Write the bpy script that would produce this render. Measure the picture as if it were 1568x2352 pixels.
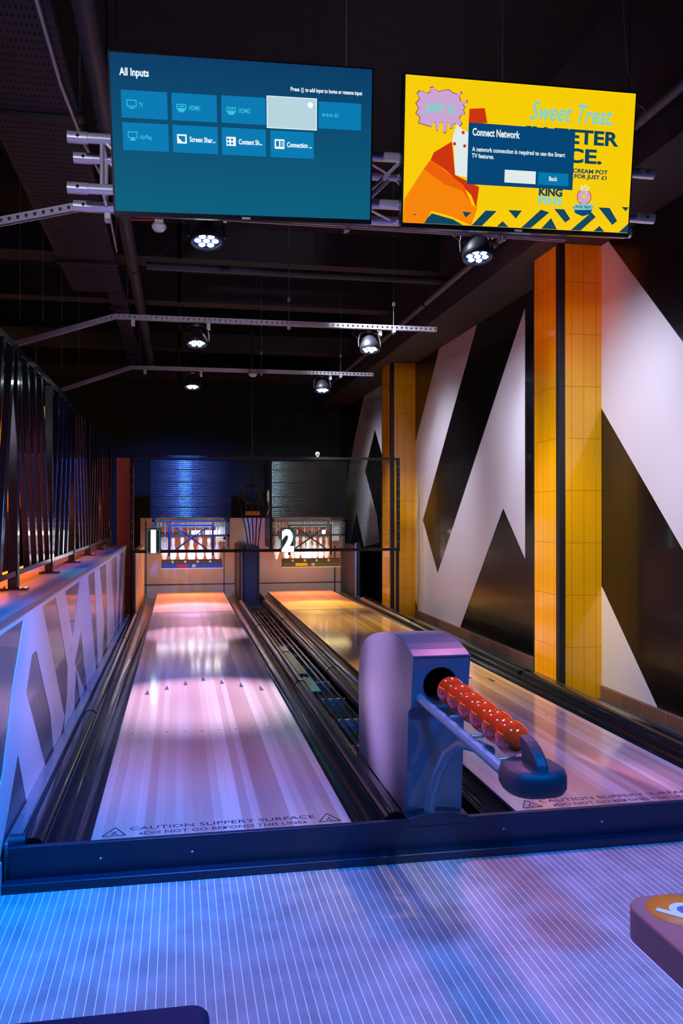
import bpy, math, random
from mathutils import Vector, Matrix
from math import sin, cos, pi, radians as rad
random.seed(7)
scn = bpy.context.scene
for o in list(bpy.data.objects): bpy.data.objects.remove(o)
COL = scn.collection

# ------------------------------------------------------------------ camera
cam = bpy.data.cameras.new('camera'); co = bpy.data.objects.new('camera', cam); COL.objects.link(co)
cam.sensor_fit = 'VERTICAL'; cam.sensor_height = 36; cam.lens = 36*1966.2/2352
cam.clip_start = .02; cam.clip_end = 100
YAW, PITCH, ROLL = 0.18722, 0.001268, -0.000562
fwd = Vector((sin(YAW)*cos(PITCH), cos(YAW)*cos(PITCH), sin(PITCH)))
rgt = Vector((cos(YAW), -sin(YAW), 0)); upv = rgt.cross(fwd)
r2 = rgt*cos(ROLL)+upv*sin(ROLL); u2 = -rgt*sin(ROLL)+upv*cos(ROLL)
co.matrix_world = Matrix(((r2.x, u2.x, -fwd.x, 0), (r2.y, u2.y, -fwd.y, 0), (r2.z, u2.z, -fwd.z, 1.43), (0, 0, 0, 1)))
scn.camera = co

# ------------------------------------------------------------------ world, exposure
w = bpy.data.worlds.new('night'); scn.world = w; w.use_nodes = True
w.node_tree.nodes['Background'].inputs[0].default_value = (.05, .07, .2, 1)
w.node_tree.nodes['Background'].inputs[1].default_value = .02
vs = scn.view_settings
vs.view_transform = 'Standard'; vs.look = 'None'; vs.gamma = 1; vs.exposure = 0; vs.use_curve_mapping = False

# ------------------------------------------------------------------ lights
def spot(loc, aim, col, power, size=60, blend=.6, rad_=.06):
    l = bpy.data.lights.new('spot_light', 'SPOT'); l.energy = power; l.color = col
    l.spot_size = rad(size); l.spot_blend = blend; l.shadow_soft_size = rad_
    o = bpy.data.objects.new('spot_light', l); COL.objects.link(o); o.location = loc
    o.rotation_euler = (Vector(aim)-Vector(loc)).to_track_quat('-Z', 'Y').to_euler(); return o
def area(loc, aim, col, power, sx, sy):
    l = bpy.data.lights.new('area_light', 'AREA'); l.energy = power; l.color = col
    l.shape = 'RECTANGLE'; l.size = sx; l.size_y = sy
    o = bpy.data.objects.new('area_light', l); COL.objects.link(o); o.location = loc
    o.rotation_euler = (Vector(aim)-Vector(loc)).to_track_quat('-Z', 'Y').to_euler(); return o
PINK = (1, .3, .62); LAV = (.85, .5, 1); BLUE = (.0, .24, 1); TEALL = (.15, .9, .8)
# beams of the six par lights seen in the picture
spot((.15, 4.85, 2.90), (.42, 2.25, 0), PINK, 165, 44, 1, .15)
spot((1.74, 4.85, 2.90), (1.75, 2.75, 0), PINK, 240, 46, 1, .15)
spot((.15, 7.5, 2.86), (.15, 6.0, .15), (.92, .68, 1), 1550, 31, .8, .06)
spot((1.7, 7.5, 2.86), (2.05, 6.5, .15), (1, .6, .1), 620, 46, 1)
spot((.15, 10.1, 2.86), (.18, 9.25, .15), (.9, .68, 1), 1000, 27, .7, .06)
spot((1.68, 10.1, 2.86), (2.1, 9.8, .15), (1, .62, .06), 520, 46, 1)
# blue and white spots added near the farthest pair, for the shutter highlights
spot((.10, 10.0, 2.75), (.05, 12.9, 1.9), (.05, .2, 1), 1500, 40, 1, .12)
spot((1.75, 10.0, 2.75), (1.95, 12.9, 1.9), (.5, .8, .9), 330, 40, 1, .12)
# more par lights of the same rig, then unseen spots added for single things
spot((.1, 3.0, 3.2), (.1, 4.3, .15), (.72, .32, 1), 330, 42, 1)
spot((2.1, 3.0, 3.2), (2.1, 4.4, .15), (.6, .28, 1), 240, 42, 1)
spot((.2, 1.6, 3.2), (.1, 2.7, 0), BLUE, 470, 100, 1, .2)
spot((2.0, 1.0, 3.2), (1.9, 2.5, 0), BLUE, 480, 90, 1, .2)
spot((-1.2, 4.3, 2.6), (.94, 3.98, .66), (1, .45, .85), 3600, 17, 1)  # pink spot placed to brighten the hood's left side
spot((.3, 4.2, 3.1), (-.67, 4.6, .55), (.85, .5, 1), 480, 62, 1)  # lavender pair added to brighten the low wall
spot((.3, 7.6, 3.1), (-.67, 7.6, .5), (.7, .55, 1), 330, 70, 1)
spot((.2, 3.4, 3.2), (-.67, 3.6, .1), BLUE, 900, 50, 1)  # blue trio added along the foot of the low wall
spot((.25, 7.0, 3.2), (-.66, 6.4, .1), (.02, .15, 1), 420, 60, 1)
spot((.25, 9.5, 3.2), (-.66, 9.6, .1), (.02, .15, 1), 260, 50, 1)
spot((2.4, 1.4, 3.2), (1.08, 2.95, .65), (1, .75, .45), 230, 16, 1)  # narrow warm spot added for the red balls
spot((-2.3, -1.2, 2.4), (.75, 5.2, 3.1), (.85, .78, 1), 620, 36, 1, .15)  # this and the next added to lift the truss and struts
spot((4.5, -1.2, 2.4), (2.4, 4.3, 3.1), (.75, .7, 1), 160, 14, 1, .15)
spot((.9, .9, 3.2), (1.3, 1.4, .62), (1, .3, .3), 150, 28, 1)  # red spot added to tint the table top
# added teal spots raking the gutters, for streaks along the tubes
spot((1.05, 7.7, 2.9), (1.05, 5.6, .1), TEALL, 170, 34, 1)
spot((-.5, 7.7, 2.9), (-.5, 5.4, .1), TEALL, 140, 26, 1)
spot((2.3, 8.2, 2.9), (2.75, 7.0, .1), TEALL, 130, 26, 1)
# added spots without fixtures, brightening the mural and the pillars
for yy, pw in ((3.4, 210), (5.0, 290), (7.2, 290), (9.6, 240), (13.2, 150)):
    spot((1.3, yy, 3.35), (3.2, yy+.5, 1.5), (.76, .80, 1), pw*1.35, 70, 1, .2)
spot((1.3, 5.2, 3.3), (2.95, 6.3, .9), (1, .92, .25), 260, 38, 1, .1)
spot((1.3, 10.3, 3.3), (2.95, 11.6, 1.0), (1, .92, .25), 190, 38, 1, .1)
spot((1.4, 5.0, 2.7), (2.95, 6.3, 3.1), (1, .22, .1), 70, 44, 1, .1)  # red spot added to redden the near pillar's top
# added blue spot washing the balustrade
spot((1.0, 6.0, 3.2), (-.86, 6.6, 1.7), (.03, .2, 1), 160, 34, 1)

# ------------------------------------------------------------------ materials
def lin(c):
    return tuple((v/12.92 if v <= .04045 else ((v+.055)/1.055)**2.4) for v in c)
MATS = {}
def mat(name, col, rough=.5, metal=0, spec=.5, coat=0, emit=None, es=1, srgb=False, bump=0, bscale=60):
    if name in MATS: return MATS[name]
    m = bpy.data.materials.new(name); m.use_nodes = True; nt = m.node_tree; b = nt.nodes['Principled BSDF']
    c = lin(col) if srgb else col
    b.inputs['Base Color'].default_value = (*c, 1); b.inputs['Roughness'].default_value = rough
    b.inputs['Metallic'].default_value = metal; b.inputs['Specular IOR Level'].default_value = spec
    b.inputs['Coat Weight'].default_value = coat; b.inputs['Coat Roughness'].default_value = .05
    if emit:
        e = lin(emit) if srgb else emit
        b.inputs['Emission Color'].default_value = (*e, 1); b.inputs['Emission Strength'].default_value = es
    else:   # faint mottling so that nothing is a flat paint chip
        tc = nt.nodes.new('ShaderNodeTexCoord'); n = nt.nodes.new('ShaderNodeTexNoise'); n.inputs['Scale'].default_value = 9
        n.inputs['Detail'].default_value = 6
        rp = nt.nodes.new('ShaderNodeMapRange'); rp.inputs[3].default_value = max(rough-.05, 0); rp.inputs[4].default_value = min(rough+.07, 1)
        nt.links.new(tc.outputs['Object'], n.inputs['Vector']); nt.links.new(n.outputs['Fac'], rp.inputs[0])
        nt.links.new(rp.outputs[0], b.inputs['Roughness'])
        if bump:
            n2 = nt.nodes.new('ShaderNodeTexNoise'); n2.inputs['Scale'].default_value = bscale
            bp = nt.nodes.new('ShaderNodeBump'); bp.inputs['Strength'].default_value = bump; bp.inputs['Distance'].default_value = .005
            nt.links.new(tc.outputs['Object'], n2.inputs['Vector']); nt.links.new(n2.outputs['Fac'], bp.inputs['Height'])
            nt.links.new(bp.outputs[0], b.inputs['Normal'])
    MATS[name] = m; return m
def emi(name, rgb, s=1):
    if name in MATS: return MATS[name]
    m = bpy.data.materials.new(name); m.use_nodes = True; b = m.node_tree.nodes['Principled BSDF']
    b.inputs['Base Color'].default_value = (.01, .01, .01, 1); b.inputs['Roughness'].default_value = .12
    b.inputs['Specular IOR Level'].default_value = .3
    b.inputs['Emission Color'].default_value = (*lin(rgb), 1); b.inputs['Emission Strength'].default_value = s
    MATS[name] = m; return m
BLACK = mat('black_paint', (.012, .013, .018), .45)
BLACKG = mat('gloss_black', (.005, .008, .014), .24, coat=.35)
CEIL = mat('ceiling_black', (.005, .006, .010), .85, bump=.3)
BEAM = mat('dusty_dark_grey', (.032, .027, .029), .8, bump=.2)
STEEL = mat('galvanised_steel', (.5, .48, .52), .45, .25)
ALU = mat('aluminium', (.75, .74, .82), .3, .55)
CHROME = mat('dark_chrome', (.16, .17, .2), .12, 1)
WHITE = mat('white_plastic', (.8, .8, .8), .35)
NAVY = mat('navy_coated_metal', (.002, .016, .06), .6, spec=.15)
HOOD = mat('grey_coated_steel', (.075, .11, .16), .36)
HOODIN = mat('black_inside', (.004, .004, .005), .6)
RUBBER = mat('black_rubber', (.025, .03, .045), .5)
RED = mat('red_ball_resin', (.8, .04, .006), .06, coat=1)
PINM = mat('pin_white', (.85, .85, .85), .2, coat=.5)
BLUEM = mat('blue_steel', (.02, .09, .5), .35, emit=None)

def wood(name, c1, c2, c3, rough=.1):
    m = bpy.data.materials.new(name); m.use_nodes = True; nt = m.node_tree; N = nt.nodes; L = nt.links
    b = N['Principled BSDF']; tc = N.new('ShaderNodeTexCoord')
    mp = N.new('ShaderNodeMapping'); mp.inputs['Rotation'].default_value = (0, 0, pi/2)
    br = N.new('ShaderNodeTexBrick'); br.inputs['Scale'].default_value = 1
    br.inputs['Brick Width'].default_value = 40; br.inputs['Row Height'].default_value = .04
    br.inputs['Mortar Size'].default_value = .0004; br.offset = .37
    br.inputs['Color1'].default_value = (*c1, 1); br.inputs['Color2'].default_value = (*c2, 1); br.inputs['Mortar'].default_value = (*[v*.75 for v in c2], 1)
    L.new(tc.outputs['Object'], mp.inputs[0]); L.new(mp.outputs[0], br.inputs['Vector'])
    mp2 = N.new('ShaderNodeMapping'); mp2.inputs['Scale'].default_value = (9, .22, 1)
    n = N.new('ShaderNodeTexNoise'); n.inputs['Scale'].default_value = 1; n.inputs['Detail'].default_value = 3
    L.new(tc.outputs['Object'], mp2.inputs[0]); L.new(mp2.outputs[0], n.inputs['Vector'])
    mr = N.new('ShaderNodeMapRange'); mr.inputs[1].default_value = .42; mr.inputs[2].default_value = .62
    L.new(n.outputs['Fac'], mr.inputs[0])
    mx = N.new('ShaderNodeMix'); mx.data_type = 'RGBA'; mx.inputs[7].default_value = (*c3, 1)
    mm = N.new('ShaderNodeMath'); mm.operation = 'MULTIPLY'; mm.inputs[1].default_value = .35
    L.new(mr.outputs[0], mm.inputs[0]); L.new(mm.outputs[0], mx.inputs[0])
    L.new(br.outputs['Color'], mx.inputs[6]); L.new(mx.outputs[2], b.inputs['Base Color'])
    b.inputs['Roughness'].default_value = .35; b.inputs['Coat Weight'].default_value = 1; b.inputs['Coat Roughness'].default_value = rough
    b.inputs['Coat IOR'].default_value = 1.6
    return m
LANEW = wood('lane_maple', (.64, .54, .52), (.40, .24, .22), (.34, .17, .15), .10)
DECKW = wood('pin_deck_maple', (.7, .55, .42), (.6, .45, .34), (.55, .36, .25), .2)

def striped():
    m = bpy.data.materials.new('striped_approach_boards'); m.use_nodes = True; nt = m.node_tree; N = nt.nodes; L = nt.links
    b = N['Principled BSDF']; tc = N.new('ShaderNodeTexCoord'); sp = N.new('ShaderNodeSeparateXYZ'); L.new(tc.outputs['Object'], sp.inputs[0])
    def M(op, a, c=None):
        x = N.new('ShaderNodeMath'); x.operation = op
        for i, v in enumerate((a, c)):
            if v is None: continue
            if isinstance(v, (int, float)): x.inputs[i].default_value = v
            else: L.new(v, x.inputs[i])
        return x.outputs[0]
    t = M('FRACT', M('DIVIDE', M('ADD', sp.outputs[0], 20.0), .0287)); a = M('ABSOLUTE', M('SUBTRACT', t, .5))
    line = M('LESS_THAN', a, .044)
    wn = N.new('ShaderNodeTexWhiteNoise'); wn.noise_dimensions = '1D'
    L.new(M('FLOOR', M('ADD', M('DIVIDE', M('ADD', sp.outputs[0], 20.0), .0287), .5)), wn.inputs['W'])
    no = N.new('ShaderNodeTexNoise'); no.inputs['Scale'].default_value = 7; no.inputs['Detail'].default_value = 5; L.new(tc.outputs['Object'], no.inputs[0])
    f = M('ADD', M('MULTIPLY', wn.outputs[0], .05), M('MULTIPLY', no.outputs['Fac'], .34))
    g = M('ADD', f, .12)
    cb = N.new('ShaderNodeCombineColor'); L.new(g, cb.inputs[0]); L.new(g, cb.inputs[1]); L.new(M('ADD', g, .03), cb.inputs[2])
    mx = N.new('ShaderNodeMix'); mx.data_type = 'RGBA'; L.new(line, mx.inputs[0]); L.new(cb.outputs[0], mx.inputs[6]); mx.inputs[7].default_value = (1, 1, 1, 1)
    L.new(mx.outputs[2], b.inputs['Base Color']); b.inputs['Roughness'].default_value = .42
    return m
STRIPE = striped()

def tiles(name, c1, c2, bw, bh, mortar, rough=.12, axis='XZ', off=0.0, ms=.0016, ox=0, oz=0):
    m = bpy.data.materials.new(name); m.use_nodes = True; nt = m.node_tree; N = nt.nodes; L = nt.links
    b = N['Principled BSDF']; tc = N.new('ShaderNodeTexCoord'); sp = N.new('ShaderNodeSeparateXYZ'); cb = N.new('ShaderNodeCombineXYZ')
    L.new(tc.outputs['Object'], sp.inputs[0])
    def add(s, v):
        x = N.new('ShaderNodeMath'); x.inputs[1].default_value = v; L.new(s, x.inputs[0]); return x.outputs[0]
    L.new(add(sp.outputs['XYZ'.index(axis[0])], ox), cb.inputs[0]); L.new(add(sp.outputs['XYZ'.index(axis[1])], oz), cb.inputs[1])
    br = N.new('ShaderNodeTexBrick'); br.inputs['Scale'].default_value = 1; br.offset = off
    br.inputs['Brick Width'].default_value = bw; br.inputs['Row Height'].default_value = bh; br.inputs['Mortar Size'].default_value = ms
    br.inputs['Color1'].default_value = (*c1, 1); br.inputs['Color2'].default_value = (*c2, 1); br.inputs['Mortar'].default_value = (*mortar, 1)
    L.new(cb.outputs[0], br.inputs['Vector']); L.new(br.outputs['Color'], b.inputs['Base Color'])
    b.inputs['Roughness'].default_value = rough; b.inputs['Specular IOR Level'].default_value = .6
    bp = N.new('ShaderNodeBump'); bp.invert = True; bp.inputs['Strength'].default_value = .4; bp.inputs['Distance'].default_value = .003
    L.new(br.outputs['Fac'], bp.inputs['Height']); L.new(bp.outputs[0], b.inputs['Normal'])
    return m
OR1, OR2 = (.88, .42, .003), (.84, .38, .002)
TILEX = tiles('orange_tiles_front', OR1, OR2, .1, .4, (.3, .09, .01), ox=20+.0, oz=20)
TILEY = tiles('orange_tiles_side', OR1, OR2, .1, .4, (.3, .09, .01), axis='YZ', ox=20, oz=20)
BRICK = tiles('brown_tile_skirting', (.2, .1, .07), (.14, .07, .05), .3, .1, (.32, .2, .16), .35, 'YZ', 0, .003, 20, 20)
MURALB = mat('gloss_black_mural', (.0035, .0035, .0045), .24, spec=.4, coat=.15)
MURALW = mat('white_mural_vinyl', (.62, .58, .62), .3)

# ------------------------------------------------------------------ mesh builder
class MB:
    def __init__(s): s.v = []; s.f = []; s.m = []; s.mi = 0; s.sm = []; s.smooth = False
    def add(s, vs_, fs):
        n = len(s.v); s.v += [tuple(v) for v in vs_]
        for f in fs: s.f.append([n+i for i in f]); s.m.append(s.mi); s.sm.append(s.smooth)
        return s
    def box(s, x0, x1, y0, y1, z0, z1):
        return s.add([(x, y, z) for x in (x0, x1) for y in (y0, y1) for z in (z0, z1)],
            [(0, 1, 3, 2), (4, 6, 7, 5), (0, 4, 5, 1), (2, 3, 7, 6), (0, 2, 6, 4), (1, 5, 7, 3)])
    def bar(s, a, b, w_, h_, side=None):
        a, b = Vector(a), Vector(b); d = (b-a).normalized()
        if side is None: side = Vector((1, 0, 0)) if abs(d.x) < .8 else Vector((0, 1, 0))
        side = Vector(side); p = d.cross(side).normalized(); q = p.cross(d)
        vs_ = [e+p*i*w_/2+q*j*h_/2 for e in (a, b) for i, j in ((-1, -1), (1, -1), (1, 1), (-1, 1))]
        return s.add(vs_, [(3, 2, 1, 0), (4, 5, 6, 7), (0, 1, 5, 4), (1, 2, 6, 5), (2, 3, 7, 6), (3, 0, 4, 7)])
    def tube(s, pts, r, n=12, cap=True):
        pts = [Vector(p) for p in pts]; rs = r if isinstance(r, (list, tuple)) else [r]*len(pts)
        vs_ = []; fs = []; prev = None
        for k, p in enumerate(pts):
            d = (pts[min(k+1, len(pts)-1)]-pts[max(k-1, 0)]).normalized()
            if prev is None:
                a = d.cross(Vector((0, 0, 1)) if abs(d.z) < .9 else Vector((1, 0, 0))).normalized()
            else: a = (prev-d*prev.dot(d)).normalized()
            prev = a; b = d.cross(a)
            for i in range(n): vs_.append(p+(a*cos(2*pi*i/n)+b*sin(2*pi*i/n))*rs[k])
        for k in range(len(pts)-1):
            for i in range(n):
                j = (i+1) % n; fs.append((k*n+i, k*n+j, (k+1)*n+j, (k+1)*n+i))
        sm = s.smooth; s.smooth = True; s.add(vs_, fs); s.smooth = sm
        if cap: s.add(vs_[:n], [tuple(range(n))[::-1]]); s.add(vs_[-n:], [tuple(range(n))])
        return s
    def lathe(s, prof, c=(0, 0, 0), n=24, axis='z'):
        vs_ = []; fs = []
        for r_, h in prof:
            for i in range(n):
                a = 2*pi*i/n; x, y = r_*cos(a), r_*sin(a)
                vs_.append((c[0]+x, c[1]+y, c[2]+h) if axis == 'z' else (c[0]+x, c[1]+h, c[2]+y))
        for k in range(len(prof)-1):
            for i in range(n):
                j = (i+1) % n; fs.append((k*n+i, k*n+j, (k+1)*n+j, (k+1)*n+i))
        sm = s.smooth; s.smooth = True; s.add(vs_, fs); s.smooth = sm; return s
    def prism(s, poly, a0, a1, plane='YZ'):
        n = len(poly)
        mk = {'YZ': lambda p, a: (a, p[0], p[1]), 'XZ': lambda p, a: (p[0], a, p[1]), 'XY': lambda p, a: (p[0], p[1], a)}[plane]
        vs_ = [mk(p, a0) for p in poly]+[mk(p, a1) for p in poly]
        return s.add(vs_, [tuple(range(n))[::-1], tuple(range(n, 2*n))]+[(i, (i+1) % n, n+(i+1) % n, n+i) for i in range(n)])
    def extr(s, sec, y0, y1):   # section in X,Z swept along Y, smooth
        sm = s.smooth; s.smooth = True; n = len(sec)
        s.add([(x, y0, z) for x, z in sec]+[(x, y1, z) for x, z in sec], [(i, i+1, n+i+1, n+i) for i in range(n-1)]); s.smooth = sm; return s
    def sphere(s, c, r, n=32):
        return s.lathe([(r*sin(pi*k/(n//2)), -r*cos(pi*k/(n//2))) for k in range(n//2+1)], c, n)
    def quad(s, a, b, c, d): return s.add([a, b, c, d], [(0, 1, 2, 3)])
    def build(s, name, mats, parent=None, bevel=0, loc=None):
        me = bpy.data.meshes.new(name)
        if loc: s.v = [(v[0]-loc[0], v[1]-loc[1], v[2]-loc[2]) for v in s.v]
        me.from_pydata(s.v, [], s.f)
        for mt in (mats if isinstance(mats, (list, tuple)) else [mats]): me.materials.append(mt)
        for p, mi, sm in zip(me.polygons, s.m, s.sm): p.material_index = mi; p.use_smooth = sm
        import bmesh
        bm = bmesh.new(); bm.from_mesh(me); bmesh.ops.recalc_face_normals(bm, faces=bm.faces); bm.to_mesh(me); bm.free()
        me.update(); o = bpy.data.objects.new(name, me); COL.objects.link(o)
        if loc: o.location = loc
        if parent: o.parent = parent
        if bevel:
            b = o.modifiers.new('b', 'BEVEL'); b.width = bevel; b.segments = 3; b.limit_method = 'ANGLE'; b.angle_limit = rad(35)
        return o
def tag(o, label=None, cat=None, group=None, kind=None):
    if label: o['label'] = label
    if cat: o['category'] = cat
    if group: o['group'] = group
    if kind: o['kind'] = kind
    return o
def empty(name, loc=(0, 0, 0), label=None, cat=None, group=None):
    o = bpy.data.objects.new(name, None); o.empty_display_size = .1; COL.objects.link(o); o.location = loc
    return tag(o, label, cat, group)
def struct(mb, name, mats, label, cat='setting', **k): return tag(mb.build(name, mats, **k), label, cat, kind='structure')
def copy_tree(o, parent=None):
    c = o.copy(); COL.objects.link(c); c.parent = parent
    for ch in o.children: copy_tree(ch, c)
    return c
def text_geo(txt, size, offset=.0, shear=0, align='LEFT', sx=1, extrude=0, spacing=1):
    cu = bpy.data.curves.new('t', 'FONT'); cu.body = txt; cu.size = size; cu.offset = offset; cu.shear = shear
    cu.align_x = align; cu.resolution_u = 3; cu.extrude = extrude; cu.space_character = spacing
    o = bpy.data.objects.new('t', cu); COL.objects.link(o)
    dg = bpy.context.evaluated_depsgraph_get(); me = bpy.data.meshes.new_from_object(o.evaluated_get(dg))
    vs_ = [(v.co.x*sx, v.co.y, v.co.z) for v in me.vertices]; fs = [tuple(p.vertices) for p in me.polygons]
    bpy.data.objects.remove(o); bpy.data.curves.remove(cu); bpy.data.meshes.remove(me)
    return vs_, fs

# ================================================================== SETTING
XW = 3.2; ZS = 3.49; ZC = 4.6
mb = MB(); mb.box(-.66, 6, -2, 3.44, -.2, 0); struct(mb, 'floor', STRIPE, 'pale striped approach floor with thin white lines running to the lanes', 'floor')
mb = MB(); mb.box(-7, -.66, -2, 17, -.2, -.001); struct(mb, 'floor', mat('dark_floor', (.03, .03, .035), .5), 'dark floor of the hall beyond the low wall', 'floor')
mb = MB(); mb.box(-.66, 3.2, 3.44, 17, -.2, -.001); struct(mb, 'floor', mat('pit_floor', (.025, .022, .02), .6), 'dark floor under and beside the lanes', 'floor')
mb = MB(); mb.box(-7.2, 3.4, -2, 17.2, ZC, ZC+.2); struct(mb, 'ceiling', CEIL, 'black ceiling above the lanes', 'ceiling')
mb = MB(); mb.box(-7.2, 3.4, 17, 17.2, 0, ZC); struct(mb, 'wall_back', mat('back_wall_black', (.008, .008, .012), .7), 'black wall behind the pinsetters', 'wall')
mb = MB(); mb.box(-7.2, -7, -2, 17, 0, ZC); struct(mb, 'wall_left', mat('left_wall_black', (.015, .012, .018), .6), 'dark far left wall of the hall', 'wall')
wr = MB().box(XW, XW+.2, -2, 17, 0, ZC).build('wall_right', MURALB); tag(wr, 'glossy black right wall painted with big white zigzag shapes', 'wall', kind='structure')
SK = .105
mural = [
 [(11.85, 1.96), (10.30, ZS), (8.93, ZS), (11.044, 1.333), (10.382, .663), (7.60, 3.36), (7.60, 1.0), (8.152, 1.479), (9.497, SK), (11.28, SK), (11.85, .717)],
 [(6.5, ZS), (6.02, ZS), (5.028, 2.537), (3.9, 1.45), (3.5, 1.06), (3.5, -.0+SK), (4.0, SK), (5.03, 1.194), (6.264, 2.385), (6.5, 2.6)],
 [(6.5, 1.24), (5.337, SK), (6.5, SK)],
 [(14.75, ZS), (13.2, ZS), (13.2, 2.2), (13.891, 2.824), (14.674, 2.159), (13.767, 1.39), (13.6, .95), (14.75, .835), (15.389, 1.434), (16.087, .783), (16.9, .75), (16.845, 1.399), (15.665, 2.719)],
]
# the painted shapes: thin vinyl on the wall
mb = MB()
mural[1] = [(6.5, ZS), (6.0, ZS), (5.028, 2.537), (3.9, 1.45), (2.5, .1), (3.9, .1), (5.03, 1.194), (6.264, 2.385), (6.5, 2.6)]
for p in mural: mb.prism(p, XW-.003, XW+.001)
mb.build('mural_shape', MURALW, wr)
mb = MB(); mb.box(XW-.02, XW-.001, 3.44, 11.4, 0, SK)
struct(mb, 'baseboard_right', BRICK, 'brown tiled skirting at the foot of the mural wall', 'skirting')
# soffit along the right wall
mb = MB(); mb.box(2.67, XW-.002, -2, 17, ZS, ZC-.001); struct(mb, 'trim_1', mat('soffit_grey', (.04, .038, .045), .7, bump=.1), 'dark grey boxed soffit running along the top of the mural wall', 'soffit')

# low divider wall on the left with painted strips
lw = MB().box(-1.15, -.67, .6, 11.25, 0, 1.0).build('wall_divider', mat('slate_wall', (.11, .10, .15), .3, coat=.3)); tag(lw, 'low slate grey wall with white zigzag strips left of lane one', 'wall', kind='structure')
strips = dict(
 a=[(3.98, 1.0), (4.421, 1.0), (4.271, .776), (4.154, .779), (4.001, .634), (3.801, .415), (3.604, .25), (3.3, .02), (2.9, .02), (3.49, .431), (3.691, .721)],
 b=[(4.421, 1.0), (5.291, .226), (4.9, .05), (4.725, .371), (4.271, .776)],
 b2=[(4.001, .634), (4.7, .02), (4.1, .02), (3.801, .415)],
 c=[(4.879, 1.0), (5.291, 1.0), (5.694, .626), (5.567, .582), (5.873, .414), (5.737, .05), (5.405, .08), (5.445, .489)],
 d=[(6.115, 1.0), (6.605, 1.0), (6.165, .616), (5.738, .427), (5.65, .05), (5.253, .1), (5.694, .626)],
 e=[(6.605, 1.0), (7.322, .05), (6.603, .05), (6.165, .616)], e2=[(5.873, .414), (6.603, .05), (6.216, .05)],
 f=[(7.112, 1.0), (7.549, 1.0), (8.041, .438), (7.786, .05), (7.47, .05)],
 g=[(8.222, 1.0), (8.814, 1.0), (9.375, .2), (8.812, .05), (8.408, .05)],
 h=[(9.624, 1.0), (10.158, 1.0), (9.749, .187), (9.375, .06), (9.623, .603)],
 i=[(10.756, 1.0), (11.2, 1.0), (10.446, .1), (10.016, .1)],
 k=[(3.0, 1.0), (3.3, 1.0), (2.7, .1), (2.3, .1)], l=[(1.4, 1.0), (2.0, 1.0), (3.0, .02), (2.5, .02)])
mb = MB()
for j, p in enumerate(strips.values()): mb.prism(p, -.6705, -.668-.00012*j)
mb.box(-.6705, -.6675, .6, 11.25, .965, 1.0)
mb.build('painted_strip', mat('pale_strip_paint', (.62, .6, .72), .35), lw)
MB().box(-1.17, -.66, .6, 11.25, 1.0, 1.025).build('ledge_cap', mat('ledge_brown', (.2, .13, .16), .4), lw, bevel=.004)
MB().box(-.672, -.655, .6, 3.4, 0, .12).build('skirting', mat('lilac_skirting', (.4, .35, .5), .4), lw)

# ceiling beams
for y0, y1, z0, lab in ((8.6, 8.95, 3.95, 'dark ceiling beam nearest, just beyond the screens'), (10.5, 10.75, 3.98, 'ceiling beam second from the front, deep in shadow'),
                        (13.2, 13.5, 3.93, 'brownish ceiling beam above the pinsetters'), (16.3, 16.6, 3.93, 'farthest ceiling beam, against the back wall')):
    o = MB().box(-7, 2.66, y0, y1, z0, z0+(.24 if z0 < 3.94 else .34)).build('ceiling_beam', BEAM, bevel=.004, loc=(0, y0, z0)); tag(o, lab, 'beam')
    MB().box(-.02, .02, 0, .05, 0, ZC-z0-.001).build('hanger', BEAM, o)

# ================================================================== tiled pillars
def pillar(y0, y1, label, far=False):
    xp = 2.85; t = empty('tiled_pillar', (xp, y0, 0), label, 'pillar')
    P = (xp, y0, 0)
    f = MB(); f.quad((xp+.045, y0, 0), (XW-.003, y0, 0), (XW-.003, y0, ZS-.001), (xp+.045, y0, ZS-.001))
    f.quad((XW-.003, y1, 0), (xp, y1, 0), (xp, y1, ZS-.001), (XW-.003, y1, ZS-.001))
    o = f.build('front_tiles', TILEX, loc=P); o.parent = t; o.location = (0, 0, 0)
    f = MB(); f.quad((xp, y1, 0), (xp, y0+.055, 0), (xp, y0+.055, ZS-.001), (xp, y1, ZS-.001))
    o = f.build('side_tiles', TILEY, loc=P); o.parent = t; o.location = (0, 0, 0)
    f = MB(); f.box(xp-.004, xp+.045, y0-.004, y0+.055, 0, ZS-.001); f.box(xp-.004, xp+.01, y1-.008, y1+.006, 0, ZS-.001)
    o = f.build('corner_trim', BLACK, loc=P, bevel=.002); o.parent = t; o.location = (0, 0, 0); o['label'] = 'black corner trim'
pillar(6.11, 6.585, 'near pillar of glossy orange tiles, taller in the picture')
pillar(11.4, 11.92, 'far pillar of glossy orange tiles, beside the wire cage')

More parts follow.
